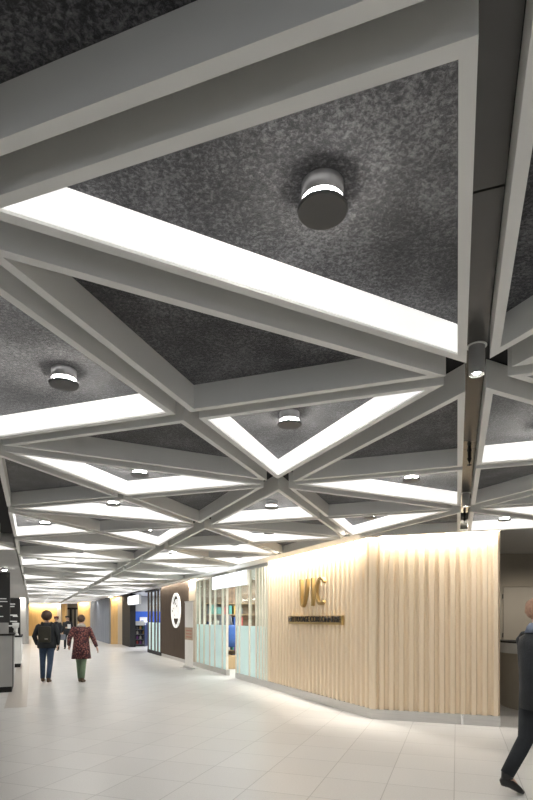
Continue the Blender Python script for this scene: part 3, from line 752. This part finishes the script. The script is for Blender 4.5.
# ------------------------------------------------------------------ people
def skin_body(root, J, m, k):
    """one continuous body grown with a Skin modifier. J: joint dict"""
    vs = []; es = []; rad = []
    def add(p, r, par=None, r2=None):
        vs.append(tuple(p)); rad.append((r*k, (r2 or r)*k)); i = len(vs)-1
        if par is not None: es.append((par, i))
        return i
    pel = add(J['pelvis'], .13, None, .10)
    wa = add(J['waist'], .115, pel, .085); ch = add(J['chest'], .135, wa, .095); nb = add(J['neckb'], .065, ch); nt = add(J['neck'], .052, nb)
    hd0 = add(J['head0'], .070, nt, .08); hd = add(J['head'], .078, hd0, .098); add(J['headt'], .055, hd, .07)
    for s in 'LR':
        sh = add(J['sh'+s], .055, ch); el = add(J['el'+s], .040, sh); wr = add(J['wr'+s], .027, el)
        d = (Vector(J['wr'+s])-Vector(J['el'+s])).normalized()
        side = Vector((1 if s == 'R' else -1, 0, 0)); side = (side-d*side.dot(d)).normalized()
        fw = J.get('fwd', Vector((0, 1, 0))); fw = (fw-d*fw.dot(d)).normalized(); acr = d.cross(side).normalized()
        w = Vector(J['wr'+s]); palm = add(w+d*.055*k, .030, wr, .018)
        for q, ln in zip((-1.5, -.5, .5, 1.5), (.060, .074, .078, .068)):
            b = add(w+(d*.095+acr*q*.018)*k, .0095, palm); b2 = add(w+(d*(.095+ln*.5)+acr*q*.021-side*.008)*k, .0085, b); add(w+(d*(.095+ln)+acr*q*.022-side*.026)*k, .007, b2)
        t = add(w+(d*.04+acr*(.032))*k, .010, palm); t2 = add(w+(d*.075+acr*.05-side*.01)*k, .009, t); add(w+(d*.1+acr*.056-side*.02)*k, .0075, t2)
        hp = add(J['hip'+s], .085, pel); kn = add(J['kn'+s], .055, hp); an = add(J['an'+s], .036, kn); add(J['toe'+s], .03, an, .022)
    me = bpy.data.meshes.new('body'); me.from_pydata(vs, es, []); me.update()
    o = bpy.data.objects.new('body', me); C.objects.link(o); o.parent = root; me.materials.append(m)
    md = o.modifiers.new('skin', 'SKIN'); md.use_smooth_shade = True
    if not me.skin_vertices: me.attributes.new('skin', 'FLOAT', 'POINT')
    for i, r in enumerate(rad): me.skin_vertices[0].data[i].radius = r
    me.skin_vertices[0].data[0].use_root = True
    sb = o.modifiers.new('sub', 'SUBSURF'); sb.levels = 1; sb.render_levels = 1
    return o
def face_parts(root, J, k, f=1):
    h = Vector(J['head'])
    for sx in (-1, 1):
        bm = bmesh.new(); bmesh.ops.create_uvsphere(bm, u_segments=10, v_segments=8, radius=.011*k, matrix=Matrix.Translation(h+Vector((sx*.03*k, f*.092*k, -.01*k)))); link('eye', bm, M['ink'], root, True)
        bm = bmesh.new(); bmesh.ops.create_uvsphere(bm, u_segments=10, v_segments=8, radius=.03*k, matrix=Matrix.Translation(h+Vector((sx*.083*k, 0, -.02*k))) @ Matrix.Diagonal((.35, .6, 1, 1))); link('ear', bm, M['skin'], root, True)
    bm = bmesh.new(); loft(bm, [(h+Vector((0, f*.092*k, .0)), .008*k, .008*k), (h+Vector((0, f*.105*k, -.035*k)), .014*k, .012*k), (h+Vector((0, f*.09*k, -.048*k)), .012*k, .008*k)], 8); link('nose', bm, M['skin'], root, True)
    bm = bmesh.new(); box(bm, tuple(h+Vector((-.022*k, f*.085*k-.004, -.075*k))), tuple(h+Vector((.022*k, f*.085*k+.008, -.066*k)))); link('mouth', bm, M['redtext'], root)
def person(label, loc, rotz, height, J, top, bottom, shoe, hair, coat_len=.88, hair_r=1.0, coat_w=1.0, collar=None, flare=1.0, cap_m=None, hands=True):
    root = thing('person', label, 'person', loc, rotz); k = height/1.75
    D = dict(pelvis=(0, 0, .95), waist=(0, 0, 1.10), chest=(0, 0, 1.33), neckb=(0, 0, 1.46), neck=(0, .005, 1.52), head0=(0, .02, 1.58), head=(0, .01, 1.65), headt=(0, 0, 1.71),
             shL=(-.19, 0, 1.41), shR=(.19, 0, 1.41), elL=(-.25, -.03, 1.13), elR=(.25, -.03, 1.13), wrL=(-.25, .06, .90), wrR=(.25, .06, .90),
             hipL=(-.09, 0, .92), hipR=(.09, 0, .92), knL=(-.10, .02, .50), knR=(.10, .02, .50), anL=(-.10, 0, .09), anR=(.10, 0, .09), toeL=(-.11, .15, .03), toeR=(.11, .15, .03))
    D.update(J); D = {a: Vector(b)*k for a, b in D.items()}
    skin_body(root, D, M['skin'], k); face_parts(root, D, k)
    # trousers
    bm = bmesh.new()
    loft(bm, [(D['pelvis']+V(0, 0, .13*k), .155*k, .115*k), (D['pelvis'], .175*k, .13*k), (D['pelvis']-V(0, 0, .08*k), .165*k, .125*k)], 20)
    for s in 'LR':
        h, kn, an = D['hip'+s], D['kn'+s], D['an'+s]
        loft(bm, [(h+V(0, 0, .04*k), .095*k, .11*k), (h.lerp(kn, .3), .092*k, .10*k), (kn, .068*k, .072*k), (kn.lerp(an, .35), .064*k, .070*k), (an+V(0, 0, .01*k), .055*k, .062*k)], 16)
    link('trousers', bm, bottom, root, True)
    for s in 'LR':
        an, to = D['an'+s], D['toe'+s]; bm = bmesh.new()
        d = (to-an); back = an-Vector((d.x, d.y, 0)).normalized()*.05*k
        fl = Vector((d.x, d.y, d.z+.05*k)).normalized()
        hb = back+V(0, 0, -.04*k)
        loft(bm, [(hb-fl*.01*k, .02*k, .02*k), (hb+fl*.02*k, .038*k, .045*k), (hb.lerp(to, .5)+V(0, 0, .01*k), .044*k, .042*k), (to, .045*k, .030*k), (to+fl*.05*k, .03*k, .018*k)], 14)
        loft(bm, [(an+V(0, 0, .04*k), .045*k, .05*k), (an-V(0, 0, .03*k), .045*k, .055*k)], 14)
        link('shoe', bm, shoe, root, True)
    # coat
    zb = coat_len*k; bm = bmesh.new(); cw = coat_w*k; ctr = D['chest']; pl = D['pelvis']
    loft(bm, [(Vector((pl.x, pl.y, zb)), .20*cw*flare, .155*cw*flare), (Vector((pl.x, pl.y, max(zb+.05, .98*k))), .195*cw, .15*cw), (D['waist'], .18*cw, .14*cw), (ctr, .205*cw, .145*cw),
              (ctr+V(0, 0, .085*k), .195*cw, .12*cw), (D['neckb']+V(0, 0, .0), .10*cw, .085*cw), (D['neckb']+V(0, 0, .04*k), .075*cw, .075*cw)], 24)
    for s in 'LR':
        a, e, w = D['sh'+s], D['el'+s], D['wr'+s]
        loft(bm, [(a+V((.03 if s == 'L' else -.03)*k, 0, .035*k), .05*k, .06*k), (a-V(0, 0, .02*k), .078*k, .082*k), (a.lerp(e, .5), .068*k, .07*k), (e, .060*k, .063*k), (e.lerp(w, .6), .052*k, .054*k), (w, .045*k, .045*k)], 16)
    link('coat', bm, top, root, True)
    if collar:
        bm = bmesh.new(); loft(bm, [(D['neckb']-V(0, 0, .0), .12*k, .11*k), (D['neckb']+V(0, 0, .05*k), .095*k, .095*k), (D['neck']+V(0, 0, .01*k), .075*k, .08*k)], 20); link('collar', bm, collar, root, True)
    h = D['head']
    bm = bmesh.new(); r = .105*k*hair_r
    bmesh.ops.create_icosphere(bm, subdivisions=4, radius=r, matrix=Matrix.Translation(h+V(0, -.022*k, .022*k)) @ Matrix.Diagonal((1, 1.1, 1.05, 1)))
    rn = random.Random(int(height*1000))
    for v in bm.verts: 
        v.co += (v.co-h)*rn.uniform(-.03, .05)
    bmesh.ops.delete(bm, geom=[v for v in bm.verts if (v.co.y-h.y > .045*k and v.co.z-h.z < .065*k) or v.co.z-h.z < -.085*k*hair_r], context='VERTS')
    link('hair', bm, hair, root, True)
    if cap_m:
        bm = bmesh.new(); lathe(bm, [(.10*k, 0), (.125*k, .05*k), (.12*k, .075*k), (.001, .085*k)], 20)
        for v in bm.verts: v.co += h+V(0, -.0, .045*k)
        link('cap', bm, cap_m, root, True)
        bm = bmesh.new(); prism(bm, [V(.09*math.cos(a)*k, (.085+.05*math.sin(a))*k, 0)+h for a in [PI*i/10 for i in range(11)]], (h.z+.045*k), (h.z+.055*k)); link('cap_peak', bm, M['black'], root)
    return root, D, k
# man with backpack
r, D, k = person('person in black jacket, blue jeans and dark backpack walking away down the corridor', (-5.48, 13.3, 0), .15, 1.74,
    dict(elL=(-.285, -.05, 1.15), wrL=(-.25, .07, .95), elR=(.285, -.05, 1.15), wrR=(.25, .07, .95), hipL=(-.09, 0, .92), knL=(-.12, .08, .50), anL=(-.13, .12, .09), toeL=(-.14, .27, .03),
         knR=(.08, -.02, .48), anR=(.07, -.14, .10), toeR=(.07, .0, .035)), M['jacket'], M['jeans'], M['shoe'], M['hair'], .86, 1.2, 1.15)
bm = bmesh.new(); box(bm, (-.14, -.29, 1.0), (.14, -.12, 1.40)); bevelled(bm, .06, 4); bp_ = link('backpack', bm, M['pack'], r, True)
for sx in (-.11, .11):
    bm = bmesh.new(); loft(bm, [((sx, -.15, 1.40), .02, .008), ((sx, -.02, 1.50), .02, .008), ((sx, .13, 1.40), .02, .008), ((sx, .15, 1.2), .02, .008), ((sx, -.14, 1.03), .02, .008)], 8); link('shoulder_strap', bm, M['black'], bp_)
bm = bmesh.new(); box(bm, (.02, -.295, 1.08), (.09, -.29, 1.095)); link('tag', bm, M['scarf'], bp_)
# woman in patterned coat
person('person in red patterned coat and green trousers walking away, right arm held out', (-4.62, 13.3, 0), .12, 1.66,
    dict(elL=(-.29, -.06, 1.15), wrL=(-.33, .06, .98), elR=(.30, .0, 1.16), wrR=(.38, .04, .93), knL=(-.07, .05, .50), anL=(-.06, .1, .09), toeL=(-.06, .25, .03),
         knR=(.06, -.02, .50), anR=(.05, -.10, .10), toeR=(.06, .04, .03)), M['coat'], M['green'], M['shoe'], M['hair'], .62, .92, 1.08, collar=M['scarf'], flare=1.16)
# far pair
person('person in black uniform and cap walking towards camera holding a white paper', (-10.30, 27.6, 0), PI, 1.68,
    dict(elL=(-.27, .02, 1.15), wrL=(-.12, .2, 1.15), knR=(.10, .08, .5), anR=(.11, .08, .09)), M['jacket'], M['jacket'], M['shoe_b'], M['hair'], .75, 1., 1.05, cap_m=M['black'])
bm = bmesh.new(); box(bm, (-.08, -.005, -.11), (.08, .005, .11)); tag(link('paper_sheet', bm, M['white'], None, False, (-10.12, 27.32, 1.17)), 'white paper held by the far person in black uniform', 'paper')
person('person in black coat and dark red cap, partly hidden behind the walker with backpack', (-10.33, 26.2, 0), PI, 1.66,
    dict(), M['jacket'], M['jacket'], M['shoe_b'], M['hair'], .70, 1., 1.1, cap_m=M['redcap'])
bg = thing('handbag', 'grey handbag carried by the far person in a dark red cap', 'bag', (-10.02, 26.1, .52), 0)
bm = bmesh.new(); box(bm, (-.16, -.08, 0), (.16, .08, .28)); bevelled(bm, .03, 2); link('bag_body', bm, M['bag'], bg, True)
bm = bmesh.new(); loft(bm, [((-.10, 0, .26), .01, .01), ((-.06, 0, .38), .01, .01), ((.06, 0, .38), .01, .01), ((.10, 0, .26), .01, .01)], 8); link('handle', bm, M['black'], bg)
# near walker at right edge, striding to the right
person('person in slate top and black coat striding past at the right edge of the photo', (2.44, 4.78, 0), -PI/2+.15, 1.76,
    dict(pelvis=(0, .02, .93), knR=(.08, .24, .52), anR=(.09, .30, .10), toeR=(.10, .46, .04), knL=(-.09, -.06, .50), anL=(-.10, -.24, .17), toeL=(-.10, -.13, .04), elL=(-.26, .08, 1.14), wrL=(-.24, .26, 1.0), elR=(.26, -.12, 1.14), wrR=(.26, -.10, .90)),
    M['jacket'], M['jacket'], M['shoe_b'], M['auburn'], .78, .90, 1.05, collar=M['slate'])

# ------------------------------------------------------------------ lights
def area(name, p, q, z, w, power, col=(1, .93, .82), tilt=0., out=None):
    """linear wall washer between two plan points, shining down"""
    l = bpy.data.lights.new(name, 'AREA'); l.shape = 'RECTANGLE'; L_ = (q-p).length
    l.size = L_; l.size_y = w; l.energy = power*L_; l.color = col
    o = bpy.data.objects.new(name, l); C.objects.link(o); m = (p+q)/2; o.location = (m.x, m.y, z)
    e = (q-p).normalized(); o.rotation_euler = (0, 0, math.atan2(e.y, e.x))
    return o
area('wall_washer', R(.1, .10), R(4.0, .10), 2.985, .04, 52)
area('wall_washer', R2(.05, .10), R2(1.82, .10), 2.985, .04, 40)
area('wall_washer', R(10.1, .10), R(11.2, .10), 2.985, .04, 50)
area('wall_washer', R(11.2, .10), R(16.0, .10), 2.985, .04, 14)
area('shop_lamp', R(4.5, -2.0), R(9.5, -2.0), 2.90, 1.2, 55, (.95, 1, .98))
area('shop_lamp', R(16.8, -3.0), R(25, -3.0), 2.90, 1.2, 60, (.95, .98, 1))
area('wall_washer', V(-9.62, 32.45, 0), V(-9.1, 32.4, 0), 2.90, .08, 60, (1, .85, .6))
area('wall_washer', V(-15.3, 42.9, 0), V(-14.0, 42.0, 0), 2.90, .08, 60, (1, .85, .6))
area('wall_washer', V(-25, 47.4, 0), V(-18.4, 47.4, 0), 2.90, .10, 50, (1, .85, .6))
area('wall_washer', V(-18.6, 47.0, 0), V(-18.2, 47.0, 0), 2.90, .10, 120, (1, .9, .75))
area('lobby_lamp', V(-17.8, 48.2, 0), V(-13, 48.2, 0), 2.90, .3, 8, (1, .9, .75))
c = B(33, .25); area('wall_washer', V(c.x-.1, c.y-.35, 0), V(c.x+.32, c.y-.35, 0), 2.85, .1, 160, (1, .95, .85))
c = B(20, 3.); area('left_lamp', B(10, 2.5), B(32, 2.5), 2.78, .3, 16, (1, .97, .93))
def point(name, x, y, z, power, col=(1, .97, .92), ang=150):
    l = bpy.data.lights.new(name, 'SPOT'); l.energy = power; l.color = col; l.shadow_soft_size = .06; l.spot_size = math.radians(ang); l.spot_blend = .6
    o = bpy.data.objects.new(name, l); C.objects.link(o); o.location = (x, y, z); return o
for x, y in SPOTS: point('downlight_lamp', x, y, ZB+.045, 44)
point('recess_fill', 5.2, 9.4, 2.9, 140, (1, .9, .78), 165)  # unseen fill light added to brighten the recess
w = bpy.data.worlds.new('world'); S.world = w; w.use_nodes = True
bgn = w.node_tree.nodes['Background']; bgn.inputs[0].default_value = (.92, .96, 1, 1); bgn.inputs[1].default_value = .65

S.view_settings.view_transform = 'Standard'; S.view_settings.look = 'None'; S.view_settings.gamma = 1
S.view_settings.use_curve_mapping = False
S.view_settings.exposure = 0.0
